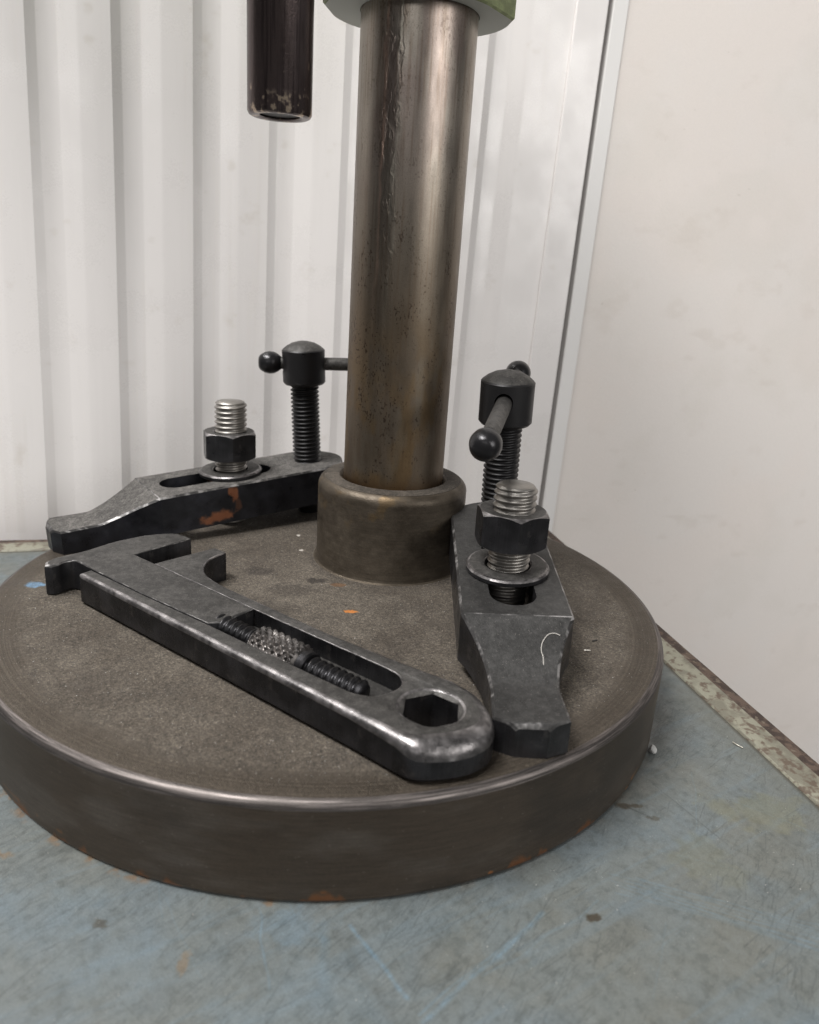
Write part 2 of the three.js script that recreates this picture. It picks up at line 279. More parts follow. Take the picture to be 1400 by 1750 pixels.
  function rim(pin, pout, from, to, side) {          // pin, pout: functions of distance
    const s = new Soup(2), prof = []; // [across 0..1, y]
    for (const q of [[-0.02, -1.5], [0.0, 0.1], [0.03, 0.9], [0.12, 1.3], [0.56, 1.4], [0.6, 0.9], [0.75, 0.8], [0.9, 0.3], [0.97, -1.2], [1, -4], [1, -40]]) prof.push(q);
    const N = 60;
    for (let k = 0; k < N; k++) for (let i = 0; i + 1 < prof.length; i++) {
      const P = (kk, q) => { const t = from + (to - from) * kk / N, a = pin(t), b = pout(t), w = 0.5 * (vn(kk * 0.4 + side * 9, q[0] * 3) - 0.5) * (q[0] > 0.01 ? 1 : 0); return [a.x + (b.x - a.x) * q[0], q[1] + w, a.z + (b.z - a.z) * q[0]]; };
      const A = P(k, prof[i]), B = P(k + 1, prof[i]), C = P(k + 1, prof[i + 1]), D = P(k, prof[i + 1]);
      side ? s.quad(i > 3 ? 1 : 0, A, B, C, D) : s.quad(i > 3 ? 1 : 0, A, D, C, B);
    }
    return s.geo(1.0);
  }
  const along = (c, e, f) => (t) => V2(c.x + e.x * t * f, c.z + e.z * t * f);
  part('rim', rim(along(cornerIn, eR, 1), along(corner, eR, 1), -1, 480, 1), rimM, bench);
  part('rim', rim(along(cornerIn, eB, -1), along(corner, eB, -1), -1, 560, 0), rimM, bench);
}

// ------------------------------------------------------------------ walls
{
  const n = V2(0.276, 0.961), off = 12, E0 = V2(pB.x - off * n.x, pB.z - off * n.z);
  const up = new THREE.Vector3(-0.00075, 0.9966, -0.0817), e = new THREE.Vector3(eB.x, 0, eB.z), N = new THREE.Vector3().crossVectors(e, up).normalize();
  const at = (s0, h, d) => { const s = s0 + (h - 190) * 0.037 * ss(190, 370, s0); return [E0.x + e.x * s + up.x * h + N.x * d, E0.z === undefined ? 0 : up.y * h + N.y * d, E0.z + e.z * s + up.z * h + N.z * d]; };
  const wall = thing('corrugated_wall', 'glossy white corrugated sheet-metal wall with upright ribs standing behind the machine', 'wall', [0, 0, 0]);
  const sheetMap = tex(1024, 1024, true, (u, v, c, i, j) => { const st = fbm(u * 90, v * 2.2, 4), a = fbm(u * 6, v * 5, 4); c[0] = 228; c[1] = 224; c[2] = 222; mix3(c, [206, 200, 194], ss(0.52, 0.8, st) * 0.25 * ss(0.35, 0.65, a)); mix3(c, [196, 188, 178], ss(0.72, 0.9, fbm(u * 40 + 9, v * 40, 3)) * 0.3); });
  sheetMap.repeat.set(1.6, 1.6);
  const sheet = S({ map: sheetMap, roughness: 0.4, roughnessMap: roughTex.clone() }); sheet.roughnessMap.repeat.set(4, 4); sheet.roughness = 0.62;
  // profile of one 46.3 mm rib: rise, crown, fall, pan
  const prof = []; for (let k = -9; k < 8; k++) { const b = 13 + k * 46.3; if (b > 330) break; prof.push([b, 0], [b + 0.6, -0.25], [b + 5, -2.2], [b + 5.9, -2.5], [b + 16, -2.5], [b + 17.2, -2.3], [b + 27, -0.25], [b + 29, 0]); }
  const q = prof.filter((p) => p[0] < 364); q.push([366.5, 0]);
  const s = new Soup(1), hs = [-1100, -40, 60, 160, 260, 360, 480, 900];
  for (let i = 0; i + 1 < q.length; i++) for (let k = 0; k + 1 < hs.length; k++) s.quad(0, at(q[i][0], hs[k], q[i][1]), at(q[i + 1][0], hs[k], q[i + 1][1]), at(q[i + 1][0], hs[k + 1], q[i + 1][1]), at(q[i][0], hs[k + 1], q[i][1]));
  for (let k = 0; k + 1 < hs.length; k++) { const a = q[0][0], b = 366.5; s.quad(0, at(b, hs[k], -12), at(a, hs[k], -12), at(a, hs[k + 1], -12), at(b, hs[k + 1], -12)); }   // back of the panel
  part('ribbed_sheet', s.geo(0.35), sheet, wall);
  // flat edge strip left of the dark joint, and the joint's dark backing
  const bar = (s0, s1, d0, d1, mat, name, parent) => { const b = new Soup(1), c = [[s0, d1], [s0 + 0.6, d1 + 0.6], [s1 - 0.6, d1 + 0.6], [s1, d1], [s1, d0], [s0, d0]];
    for (let i = 0; i < 6; i++) { const A = c[i], B = c[(i + 1) % 6]; b.quad(0, at(A[0], -1100, A[1]), at(B[0], -1100, B[1]), at(B[0], 900, B[1]), at(A[0], 900, A[1])); }
    return part(name, b.geo(0.3), mat, parent); };
  bar(347.5, 370.5, -8, 1.2, sheet, 'edge_strip', wall);
  bar(370.5, 374.6, -12, -9, S({ color: new THREE.Color(0.09, 0.085, 0.08), roughness: 0.9 }), 'joint', wall);
  bar(374.6, 386.1, -8, 0.3, S({ color: new THREE.Color(0.78, 0.765, 0.75), roughness: 0.5 }), 'corner_trim', wall);
  // plastered wall beyond the joint, passing behind the right edge of the bench down to the floor
  const pw = thing('plaster_wall', 'smooth off-white plastered wall with faint smudges beyond the right edge of the bench', 'wall', [0, 0, 0]);
  const pm = tile(tex(1024, 1024, true, (u, v, c, i, j) => {
    const a = fbm(u * 5, v * 5, 5, 5), b = fbm(u * 14 + 3, v * 22, 4, 14), g = grain(i, j); c[0] = 231; c[1] = 225; c[2] = 220;
    mix3(c, [232, 224, 218], ss(0.4, 0.65, a) * 0.7); mix3(c, [223, 217, 210], ss(0.5, 0.7, fbm(u * 7 + 50, v * 7, 4, 7)) * 0.35); mix3(c, [204, 194, 184], ss(0.64, 0.85, b) * 0.2); if (vn(u * 60 + 3, v * 90, 60) > 0.985) mix3(c, [190, 181, 170], 0.3);
    const k = 1 + (g - 0.5) * 0.02; c[0] *= k; c[1] *= k; c[2] *= k;
  }), 0.4);
  const pmat = S({ map: pm, roughness: 0.85, bumpMap: fineBump.clone(), bumpScale: 0.00015 }); pmat.bumpMap.repeat.set(9, 9);
  const b = new Soup(1), ts = [386, 420, 500, 700, 1000, 1600], hh = [-1100, -320, 0, 200, 400, 900];
  for (let i = 0; i + 1 < ts.length; i++) for (let k = 0; k + 1 < hh.length; k++) {
    b.quad(0, at(ts[i], hh[k], 0), at(ts[i + 1], hh[k], 0), at(ts[i + 1], hh[k + 1], 0), at(ts[i], hh[k + 1], 0));
    b.quad(0, at(ts[i + 1], hh[k], -60), at(ts[i], hh[k], -60), at(ts[i], hh[k + 1], -60), at(ts[i + 1], hh[k + 1], -60));
  }
  b.quad(0, at(386, -1100, -60), at(386, -1100, 0), at(386, 900, 0), at(386, 900, -60));
  part('plaster', b.geo(0.3), pmat, pw);
}

// ------------------------------------------------------------------ the press: base, collar, column, head, ram
const press = thing('press_stand', 'cast-iron bench press stand with a round base, collar and polished steel column', 'machine stand', [0, 0, 0]);
const CX = 23.7, CZ = -46.7;
{
  const blob = (x, z, cx, cz, rx, rz, sc = 3) => { const d = Math.hypot((x - cx) / rx, (z - cz) / rz) + (fbm(x / sc + 3, z / sc + cx, 3) - 0.5) * 1.1; return 1 - ss(0.6, 1.0, d); };
  const baseTop = tex(2048, 2048, true, (u, v, c, i, j) => {
    const x = (u - 0.5) * 300, z = (v - 0.5) * 300, r = Math.hypot(x, z), th = Math.atan2(z, x);
    const a = fbm(x / 30 + 20, z / 30 + 20, 5), b = fbm(x / 9 + 60, z / 9, 4), f = fbm(x / 1.6, z / 1.6, 2), g = grain(i, j), g2 = GR[((j >> 1) * 1311 + (i >> 1) * 7) & 1048575];
    c[0] = 77; c[1] = 70; c[2] = 62;
    mix3(c, [101, 94, 85], ss(0.28, 0.75, a * 0.65 + b * 0.35) * 0.8);
    mix3(c, [62, 56, 50], ss(0.52, 0.75, fbm(x / 16 + 9, z / 16 + 70, 4)) * 0.32);
    mix3(c, [120, 113, 104], ss(0.5, 0.8, f) * 0.25);
    mix3(c, [50, 45, 41], Math.max(blob(x, z, -9.6, -8, 5.5, 4), blob(x, z, -39, -15, 9, 7) * 0.6, blob(x, z, -20, 4, 14, 8) * 0.45, blob(x, z, -25, 24, 16, 6) * 0.35) * 0.8);
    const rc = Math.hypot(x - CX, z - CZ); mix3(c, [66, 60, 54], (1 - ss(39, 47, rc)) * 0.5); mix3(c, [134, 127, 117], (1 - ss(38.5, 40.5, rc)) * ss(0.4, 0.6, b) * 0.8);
    // swept, turned and oily band by the rim
    const ring = vn(r * 2.2, 3 + th * 0.8) * 0.6 + vn(r * 5, 9 + th * 2) * 0.4; const band = ss(131, 140, r + (fbm(th * 6, 4, 3) - 0.5) * 10);
    mix3(c, [80, 72, 63], band * 0.65); mix3(c, [128, 119, 108], band * ss(0.58, 0.85, ring) * 0.3); mix3(c, [54, 48, 41], band * ss(0.55, 0.8, 1 - ring) * 0.3);
    const h = vn(x / 0.42, z / 0.42), h2 = vn(x / 0.8 + 40, z / 0.8), k = 1 + (g - 0.5) * 0.2 + ((g2 - 0.5) * 0.3 + (h - 0.5) * 0.45 + (h2 - 0.5) * 0.22) * (1 - band * 0.6); c[0] *= k; c[1] *= k; c[2] *= k;
    if (h > 0.93 && band < 0.7) mix3(c, [190, 184, 176], (h - 0.93) * 9);
    mix3(c, [196, 122, 58], blob(x, z, 10.3, 23.3, 3.4, 2.4, 2) * 0.9);
    mix3(c, [118, 160, 200], blob(x, z, -133, 17.5, 4.6, 4, 3.5) * (0.35 + 0.6 * h));
    mix3(c, [190, 184, 176], blob(x, z, -27.8, -68.5, 1.5, 1.5, 1.3) + blob(x, z, -22.7, -46.6, 1.5, 1.5, 1.3));
    mix3(c, [112, 74, 44], blob(x, z, 2, -5, 5, 2.5) * 0.5);
  }, false);
  const baseRough = tex(1024, 1024, false, (u, v, c) => { const x = (u - 0.5) * 300, z = (v - 0.5) * 300, r = Math.hypot(x, z), band = ss(131, 142, r); c[1] = 255 * clamp(0.86 - 0.38 * band + 0.3 * (fbm(x / 7, z / 7, 4) - 0.5)); c[2] = 255 * (0.15 + 0.5 * band); }, false);
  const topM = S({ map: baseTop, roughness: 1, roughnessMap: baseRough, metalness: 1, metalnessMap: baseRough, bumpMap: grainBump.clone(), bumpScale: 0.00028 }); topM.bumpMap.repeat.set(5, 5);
  const rimMap = tex(2048, 64, true, (u, v, c, i, j) => { const th = u * 40, n = fbm(th * 2, v * 12, 4), s = vn(v * 26, th * 0.6), g = grain(i, j); const b = 78 + 56 * ss(0.3, 0.7, n) * 0.7 + 44 * (s - 0.4) + 18 * (g - 0.5); c[0] = b * 1.02; c[1] = b * 0.965; c[2] = b * 0.94; });
  const rimM = S({ map: rimMap, roughness: 0.5, metalness: 0.9 });
  const sideMap = tex(2048, 256, true, (u, v, c, i, j) => {
    const L = u * 942, y = v * 36, a = fbm(L / 26, y / 12, 4), s = vn(L / 9, y * 3.2), s2 = vn(L / 3 + 7, y * 7), g = grain(i, j);
    c[0] = 71; c[1] = 62; c[2] = 53; mix3(c, [86, 79, 72], ss(0.4, 0.7, a) * 0.8); mix3(c, [52, 46, 40], ss(0.5, 0.7, fbm(L / 40 + 9, y / 30, 3)) * 0.6);
    const k = 1 + (s - 0.5) * 0.14 + (s2 - 0.5) * 0.12 + (g - 0.5) * 0.16; c[0] *= k; c[1] *= k; c[2] *= k;
    const e = 6 * ss(0.4, 0.72, fbm(L / 11 + 30, 2, 4)) + 0.5; mix3(c, [124, 78, 46], (1 - ss(e * 0.4, e, y + (fbm(L / 2, y / 2, 3) - 0.5) * 3)) * 0.75);
    if (vn(L / 6 + 3, y / 2.6 + 11) > 0.93) mix3(c, [186, 112, 56], 0.6 * (1 - ss(3, 7, y)));
    if (GR[(j * 2048 + i * 3) & 1048575] > 0.9994) mix3(c, [176, 170, 162], 0.7);
  });
  const sideM = S({ map: sideMap, roughness: 0.5, metalness: 0.45, bumpMap: sideMap, bumpScale: 0.00008 });
  const base = new THREE.Group(); // the three skins of the base plate are one mesh with three materials
  const seg = 220;
  const mk = (prof) => { const q = prof.map((p) => new THREE.Vector2(p[0] * MM, p[1] * MM)), g = new THREE.LatheGeometry(q, seg, Math.PI, Math.PI * 2); arcUV(g, q); return g.toNonIndexed(); };
  const F = 2.7, fil = []; for (let k = 0; k <= 8; k++) { const a = k / 8 * Math.PI / 2; fil.push([150 - F + F * Math.cos(a), H - F + F * Math.sin(a)]); }
  const gs = mk([[148.8, 0.2], [149.6, 0.9], [150, 2], [150, H - F]]), gf = mk(fil), gt = mk([[150 - F, H], [100, H], [50, H], [0.01, H]]), gb = mk([[0.01, 0.2], [148.8, 0.2]]);
  { const p = gt.attributes.position, uv = gt.attributes.uv; for (let i = 0; i < p.count; i++) uv.setXY(i, p.getX(i) / 0.3 + 0.5, p.getZ(i) / 0.3 + 0.5); }
  let g = mergeGeometries([gt, gf, gs, gb], true);
  { const gr = g.groups.map((q) => ({ ...q })); g = g.clone(); g.clearGroups(); gr.forEach((q, k) => g.addGroup(q.start, q.count, Math.min(k, 2))); }
  // lathe normals: smooth along each skin, creased between skins
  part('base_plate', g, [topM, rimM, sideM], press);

  // collar
  const colTex = tex(1024, 256, true, (u, v, c, i, j) => {
    const L = u * 240, y = v * 60, a = fbm(L / 16 + 4, y / 14, 5), b = fbm(L / 3, y / 2.4, 4), s = vn(L / 14, y * 2.6), g = grain(i, j);
    c[0] = 86; c[1] = 78; c[2] = 68; mix3(c, [108, 99, 87], ss(0.35, 0.75, a) * 0.6); mix3(c, [74, 66, 57], ss(0.4, 0.8, b * 0.7 + g * 0.3) * 0.35); mix3(c, [126, 100, 64], ss(0.56, 0.75, fbm(L / 9 + 80, y / 9, 4)) * ss(24, 36, y) * 0.4);
    const k = 1 + (s - 0.5) * 0.12 + (g - 0.5) * 0.2; c[0] *= k; c[1] *= k; c[2] *= k;
  });
  const colRough = tex(512, 256, false, (u, v, c) => { const n = fbm(u * 40, v * 14, 4); c[1] = 255 * clamp(0.5 + 0.5 * (n - 0.5)); c[2] = 255; });
  const collarM = S({ map: colTex, roughness: 1, roughnessMap: colRough, metalness: 0.72, bumpMap: fineBump.clone(), bumpScale: 0.00012 }); collarM.bumpMap.repeat.set(4, 1);
  const rk = 38, Hc = 44.4, Fc = 5.5, cp = [[rk + 1.6, 0], [rk + 0.5, 0.5], [rk, 1.8], [rk, Hc - Fc]]; for (let k = 1; k <= 8; k++) { const a = k / 8 * Math.PI / 2; cp.push([rk - Fc + Fc * Math.cos(a), Hc - Fc + Fc * Math.sin(a)]); }
  cp.push([27.6, Hc], [26.4, Hc - 0.8], [25.2, Hc - 3]);
  const collar = part('collar', lathe(cp, 128, 0.5), [collarM], press); collar.position.set(CX * MM, H * MM, CZ * MM);
  collar.material = collarM;
  // dust on the collar's shoulder: a part of its skin, so a thin ring of its own material
  const dustRing = lathe([[rk - 3.2, Hc - 0.38], [rk - 5.2, Hc + 0.06], [27.4, Hc + 0.06]], 128, 0.6, false); const dr = part('dust_film', dustRing, S({ map: dustTex, color: 0xd6ccc0, roughness: 0.85, metalness: 0.2, bumpMap: grainBump, bumpScale: 0.0002 }), press); dr.position.copy(collar.position);

  // column
  const colMap = tex(1024, 2048, true, (u, v, c, i, j) => {
    const L = u * 159, y = v * 262, a = fbm(L / 14, y / 40, 5), st = fbm(L * 1.2, y / 26, 3), f = fbm(L / 1.3 + 9, y / 2.2, 3), g = grain(i, j);
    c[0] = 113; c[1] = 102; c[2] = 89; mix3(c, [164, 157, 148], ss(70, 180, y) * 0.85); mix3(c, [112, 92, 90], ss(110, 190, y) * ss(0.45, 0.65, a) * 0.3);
    mix3(c, [134, 104, 64], (1 - ss(20, 110, y)) * ss(0.4, 0.62, fbm(L / 12 + 30, y / 22, 4)) * 0.45); mix3(c, [104, 86, 70], ss(0.45, 0.8, st) * 0.3);
    mix3(c, [62, 50, 42], ss(0.68, 0.86, vn(L / 0.55, y / 0.9) * 0.6 + fbm(L / 6 + 4, y / 10, 3) * 0.45) * (0.75 - 0.5 * ss(60, 170, y))); mix3(c, [132, 124, 112], ss(0.5, 0.7, fbm(L / 9 + 70, y / 30, 4)) * 0.45 * (1 - ss(80, 160, y))); mix3(c, [84, 62, 40], (1 - ss(2, 14, y)) * 0.6);
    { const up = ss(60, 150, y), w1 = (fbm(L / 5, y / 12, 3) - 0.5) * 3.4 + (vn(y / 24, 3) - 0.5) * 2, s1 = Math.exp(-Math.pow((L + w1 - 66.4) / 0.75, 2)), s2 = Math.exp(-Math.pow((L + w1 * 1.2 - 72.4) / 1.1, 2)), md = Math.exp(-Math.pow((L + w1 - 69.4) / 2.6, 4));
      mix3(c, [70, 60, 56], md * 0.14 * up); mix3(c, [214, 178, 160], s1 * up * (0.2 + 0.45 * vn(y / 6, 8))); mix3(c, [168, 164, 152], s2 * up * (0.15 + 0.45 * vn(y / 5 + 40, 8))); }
    const k = 1 + (g - 0.5) * 0.14; c[0] *= k; c[1] *= k; c[2] *= k;
  });
  const colRgh = tex(512, 512, false, (u, v, c) => { const L = u * 159, y = v * 262, n = fbm(L / 3, y / 12, 4), t = ss(30, 150, y); c[1] = 255 * clamp(0.49 - 0.1 * t + 0.2 * (n - 0.5)); c[2] = 255; });
  const colBump = tex(1024, 2048, false, (u, v, c, i, j) => {
    const L = u * 159, y = v * 262; let b = 0.03 * vn(L * 3, y * 1.5) + 0.015 * grain(i, j);
    const ctr = 70.2 + (vn(y / 18, 5) - 0.5) * 2.4, w = 4.6, m = Math.exp(-Math.pow((L - ctr) / w, 4)) * (0.25 + 0.75 * ss(70, 130, y));
    const wx = L + (fbm(L / 3, y / 7, 3) - 0.5) * 7, wy = y + (fbm(L / 4 + 30, y / 9, 3) - 0.5) * 9;
    b += m * (0.55 * (1 - Math.abs(2 * vn(wx / 1.5, wy / 12) - 1)) + 0.3 * vn(wx / 0.8 + 9, wy / 5));
    mono(c, clamp(b));
  });
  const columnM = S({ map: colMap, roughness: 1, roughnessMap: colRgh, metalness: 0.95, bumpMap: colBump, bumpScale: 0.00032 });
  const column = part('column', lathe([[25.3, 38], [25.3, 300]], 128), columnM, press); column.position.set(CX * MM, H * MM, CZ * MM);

  // green head above: round flange on the column, arm reaching over to the ram
  const greenMap = tile(tex(512, 512, true, (u, v, c, i, j) => { const n = fbm(u * 14, v * 14, 4, 14), g = grain(i, j); c[0] = 132; c[1] = 142; c[2] = 98; mix3(c, [112, 120, 80], ss(0.4, 0.65, n)); const k = 1 + (g - 0.5) * 0.12; c[0] *= k; c[1] *= k; c[2] *= k; }), 0.05);
  const green = S({ map: greenMap, roughness: 0.5, bumpMap: grainBump, bumpScale: 0.0003 }), under = S({ color: new THREE.Color(0.6, 0.62, 0.57), roughness: 0.7, bumpMap: grainBump, bumpScale: 0.0002 });
  const o = []; for (let k = 0; k <= 20; k++) { const a = 0.25 + k / 20 * (Math.PI - 0.5); o.push([CX + 40 * Math.cos(a), -CZ + 36 * Math.sin(a)]); }
  o.push([CX - 41, -CZ - 6], [CX - 34, -CZ - 24], [CX - 12, -CZ - 36], [CX + 12, -CZ - 36], [CX + 28, -CZ - 20], [CX + 40.5, -CZ - 1]);
  const hs = new Soup(2), hole = []; for (let k = 0; k < 64; k++) { const a = -k / 64 * Math.PI * 2; hole.push([CX + 25.6 * Math.cos(a), -CZ + 25.6 * Math.sin(a)]); }
  slab(hs, o, H + 249, 60, { r: 1, rb: 0.8, holes: [hole], slots: [0, 0, 0] });
  { const arr = hs.g[0], keep = []; for (let i = 0; i < arr.length; i += 9) { const low = Math.abs(arr[i + 1] - H - 249) < 0.01 && Math.abs(arr[i + 4] - H - 249) < 0.01 && Math.abs(arr[i + 7] - H - 249) < 0.01; (low ? hs.g[1] : keep).push(...arr.slice(i, i + 9)); } hs.g[0] = keep; }
  const head = part('head_flange', hs.geo(0.5), [green, under], press);
  const RX = -29, RZ = -8;
  const as = new Soup(1); slab(as, [[-80, -52], [0, -58], [58, -20], [62, 60], [40, 96], [-40, 96], [-84, 50]].map((p) => [p[0], p[1], 8]), H + 309.5, 170, { slots: [0, 0, 0] });
  part('head_arm', as.geo(0.5), green, press);
  // ram: dark rod with a worn end
  const ramMap = tex(512, 1024, true, (u, v, c, i, j) => {
    const L = u * 84, y = v * 143.5 - 13, a = fbm(L / 6, y / 22, 4), st = fbm(L * 1.5, y / 40, 3), g = grain(i, j); c[0] = 92; c[1] = 81; c[2] = 79; mix3(c, [112, 101, 100], ss(0.42, 0.66, a) * 0.7); mix3(c, [52, 44, 45], ss(0.5, 0.7, st) * 0.6);
    const e = fbm(L / 2.2 + 5, y / 3, 4); mix3(c, [196, 178, 158], Math.max((1 - ss(0.5, 3.2, y)) * ss(0.55, 0.68, e), (1 - ss(4, 20, y)) * ss(0.74, 0.78, fbm(L / 2, y / 4 + 20, 4)) * 0.8));
    const k = 1 + (g - 0.5) * 0.16; c[0] *= k; c[1] *= k; c[2] *= k;
  });
  const ramM = S({ map: ramMap, roughness: 0.27, metalness: 0.8, bumpMap: fineBump.clone(), bumpScale: 0.00006 }); ramM.bumpMap.repeat.set(2, 3);
  const rr = 12.8, ram = part('ram', lathe([[8, 6], [8, 0.6], [9, 0.1], [rr - 1.6, 0], [rr - 0.6, 0.5], [rr, 1.6], [rr, 150]], 72, 0.6), ramM, press); ram.position.set(RX * MM, (H + 200) * MM, RZ * MM);
  const stub = part('ram_core', lathe([[0.01, 1.2], [8, 1.2]], 32, 0.6), M.black, press); stub.position.copy(ram.position);
}

// ------------------------------------------------------------------ strap clamps
function strapGeo() {
  const st = []; const add = (s) => { if (!st.some((q) => Math.abs(q - s) < 0.05)) st.push(s); };
  for (let s = 0; s <= 4; s += 0.5) add(s); for (let s = 5; s < 51; s += 2) add(s); add(50.6); add(51.1); for (let s = 53; s < 140; s += 4) add(s); for (let s = 140; s <= 168; s += 1.5) add(s);
  const S0 = 58, S1 = 122, W = 9.2; for (let k = 0; k <= 10; k++) { const a = k / 10 * Math.PI / 2; add(S0 + W - W * Math.cos(a)); add(S1 - W + W * Math.cos(a)); } add(168);
  st.sort((a, b) => a - b);
  const hw = (s) => s < 3.5 ? 5.4 + (12.6 - 5.4) * s / 3.5 : s < 20 ? 12.6 - 0.7 * ss(3.5, 20, s) : s < 51 ? 11.9 + 9.3 * Math.pow((s - 20) / 31, 1.75) : s < 146 ? 21.2 : 21.2 * Math.sqrt(Math.max(0.02, 1 - Math.pow((s - 146) / 22.3, 2)));
  const top = (s) => s < 22 ? 11.9 - 0.2 * (s / 22) : s < 51 ? 11.7 + 11.2 * Math.pow((s - 22) / 29, 1.18) : 22.9;
  const bot = (s) => s < 30 ? -0.9 : 2.2 * ss(30, 46, s);
  const sw = (s) => { if (s <= S0 || s >= S1) return 0; if (s < S0 + W) return Math.sqrt(W * W - (S0 + W - s) ** 2); if (s > S1 - W) return Math.sqrt(W * W - (s - S1 + W) ** 2); return W; };
  const c = 0.9, lip = (s) => s < 1.2 ? 1.4 * (1.2 - s) : 0, soup = new Soup(3);
  const sec = st.map((s) => ({ s, h: hw(s), t: top(s) - lip(s), b: bot(s), w: sw(s) }));
  for (let i = 0; i + 1 < sec.length; i++) { const A = sec[i], B = sec[i + 1];
    for (const z of [1, -1]) {
      const Q = (k, a, b, d, e) => z > 0 ? soup.quad(k, a, b, d, e) : soup.quad(k, e, d, b, a);
      const top_ = A.s < 1.2 || (A.s > 50.5 && A.s < 51) ? 2 : 0;
      Q(top_, [A.s, A.t, z * A.w], [A.s, A.t, z * (A.h - c)], [B.s, B.t, z * (B.h - c)], [B.s, B.t, z * B.w]);
      Q(2, [A.s, A.t, z * (A.h - c)], [A.s, A.t - c, z * A.h], [B.s, B.t - c, z * B.h], [B.s, B.t, z * (B.h - c)]);
      Q(1, [A.s, A.t - c, z * A.h], [A.s, A.b, z * A.h], [B.s, B.b, z * B.h], [B.s, B.t - c, z * B.h]);
      Q(1, [A.s, A.b, z * A.h], [A.s, A.b, z * A.w], [B.s, B.b, z * B.w], [B.s, B.b, z * B.h]);
      if (A.w > 0 || B.w > 0) Q(1, [A.s, A.b, z * A.w], [A.s, A.t, z * A.w], [B.s, B.t, z * B.w], [B.s, B.b, z * B.w]);
    }
  }
  for (const [A, f] of [[sec[0], 0], [sec[sec.length - 1], 1]]) { const q = [[A.s, A.b, -A.h], [A.s, A.b, A.h], [A.s, A.t - c, A.h], [A.s, A.t, A.h - c], [A.s, A.t, -A.h + c], [A.s, A.t - c, -A.h]];
    for (let k = 1; k < 5; k++) f ? soup.tri(1, q[0], q[k + 1], q[k]) : soup.tri(1, q[0], q[k], q[k + 1]); }
  return soup.geo(0.3);
}
const strap = strapGeo();
// rust stains on the near side of the rear clamp only
const steelRust = S({ map: tile(tex(1024, 1024, true, (u, v, c, i, j) => {
  const X = u * 170, Y = v * 170, n = fbm(u * 12, v * 12, 5, 12), g = grain(i, j), b = 32 + 18 * ss(0.3, 0.7, n) + 8 * (g - 0.5); c[0] = b * 0.97; c[1] = b * 0.98; c[2] = b * 1.1;
  const q = (cx, cy, rx, ry) => 1 - ss(0.35, 1.05, Math.hypot((X - cx) / rx, (Y - cy) / ry) + (fbm(X / 4, Y / 4, 4) - 0.5) * 1.5);
  mix3(c, [152, 96, 66], Math.max(q(80, 6.5, 11, 3.6), q(91, 18.5, 3.6, 5), q(93, 12, 2, 4) * 0.5) * 0.85);
}), 0.17), roughness: 0.8, roughnessMap: roughTex, metalness: 0.5, bumpMap: fineBump, bumpScale: 0.00008 });
const tilt = 0.061;
const studG = thread(8.8, 1.15, 2.7, -22, 46, { top: 1.5 }).geo(0.9), jackG = thread(8.3, 1.2, 2.4, 0, 72, { top: 0 }).geo(0.9);
const nutG = nutShape(27, 15, 8.2).geo(0.35);
const washerG = (() => { const s = new Soup(3), p = [[9.6, 0.2], [9.9, 0], [16.6, 0], [17.2, 0.5], [17.3, 2.0], [16.7, 2.7], [15.9, 3.0], [10.2, 3.0], [9.6, 2.6]], N = 72, k3 = [1, 1, 1, 1, 2, 2, 0, 2, 1];
  for (let i = 0; i < N; i++) for (let k = 0; k < 9; k++) { const a = i / N * 6.28318531, b = (i + 1) / N * 6.28318531, A = p[k], B = p[(k + 1) % 9], q = (r, y, t) => [Math.sin(t) * r, y, Math.cos(t) * r]; s.quad(k3[k], q(A[0], A[1], a), q(A[0], A[1], b), q(B[0], B[1], b), q(B[0], B[1], a)); }
  return s.geo(0.5); })();
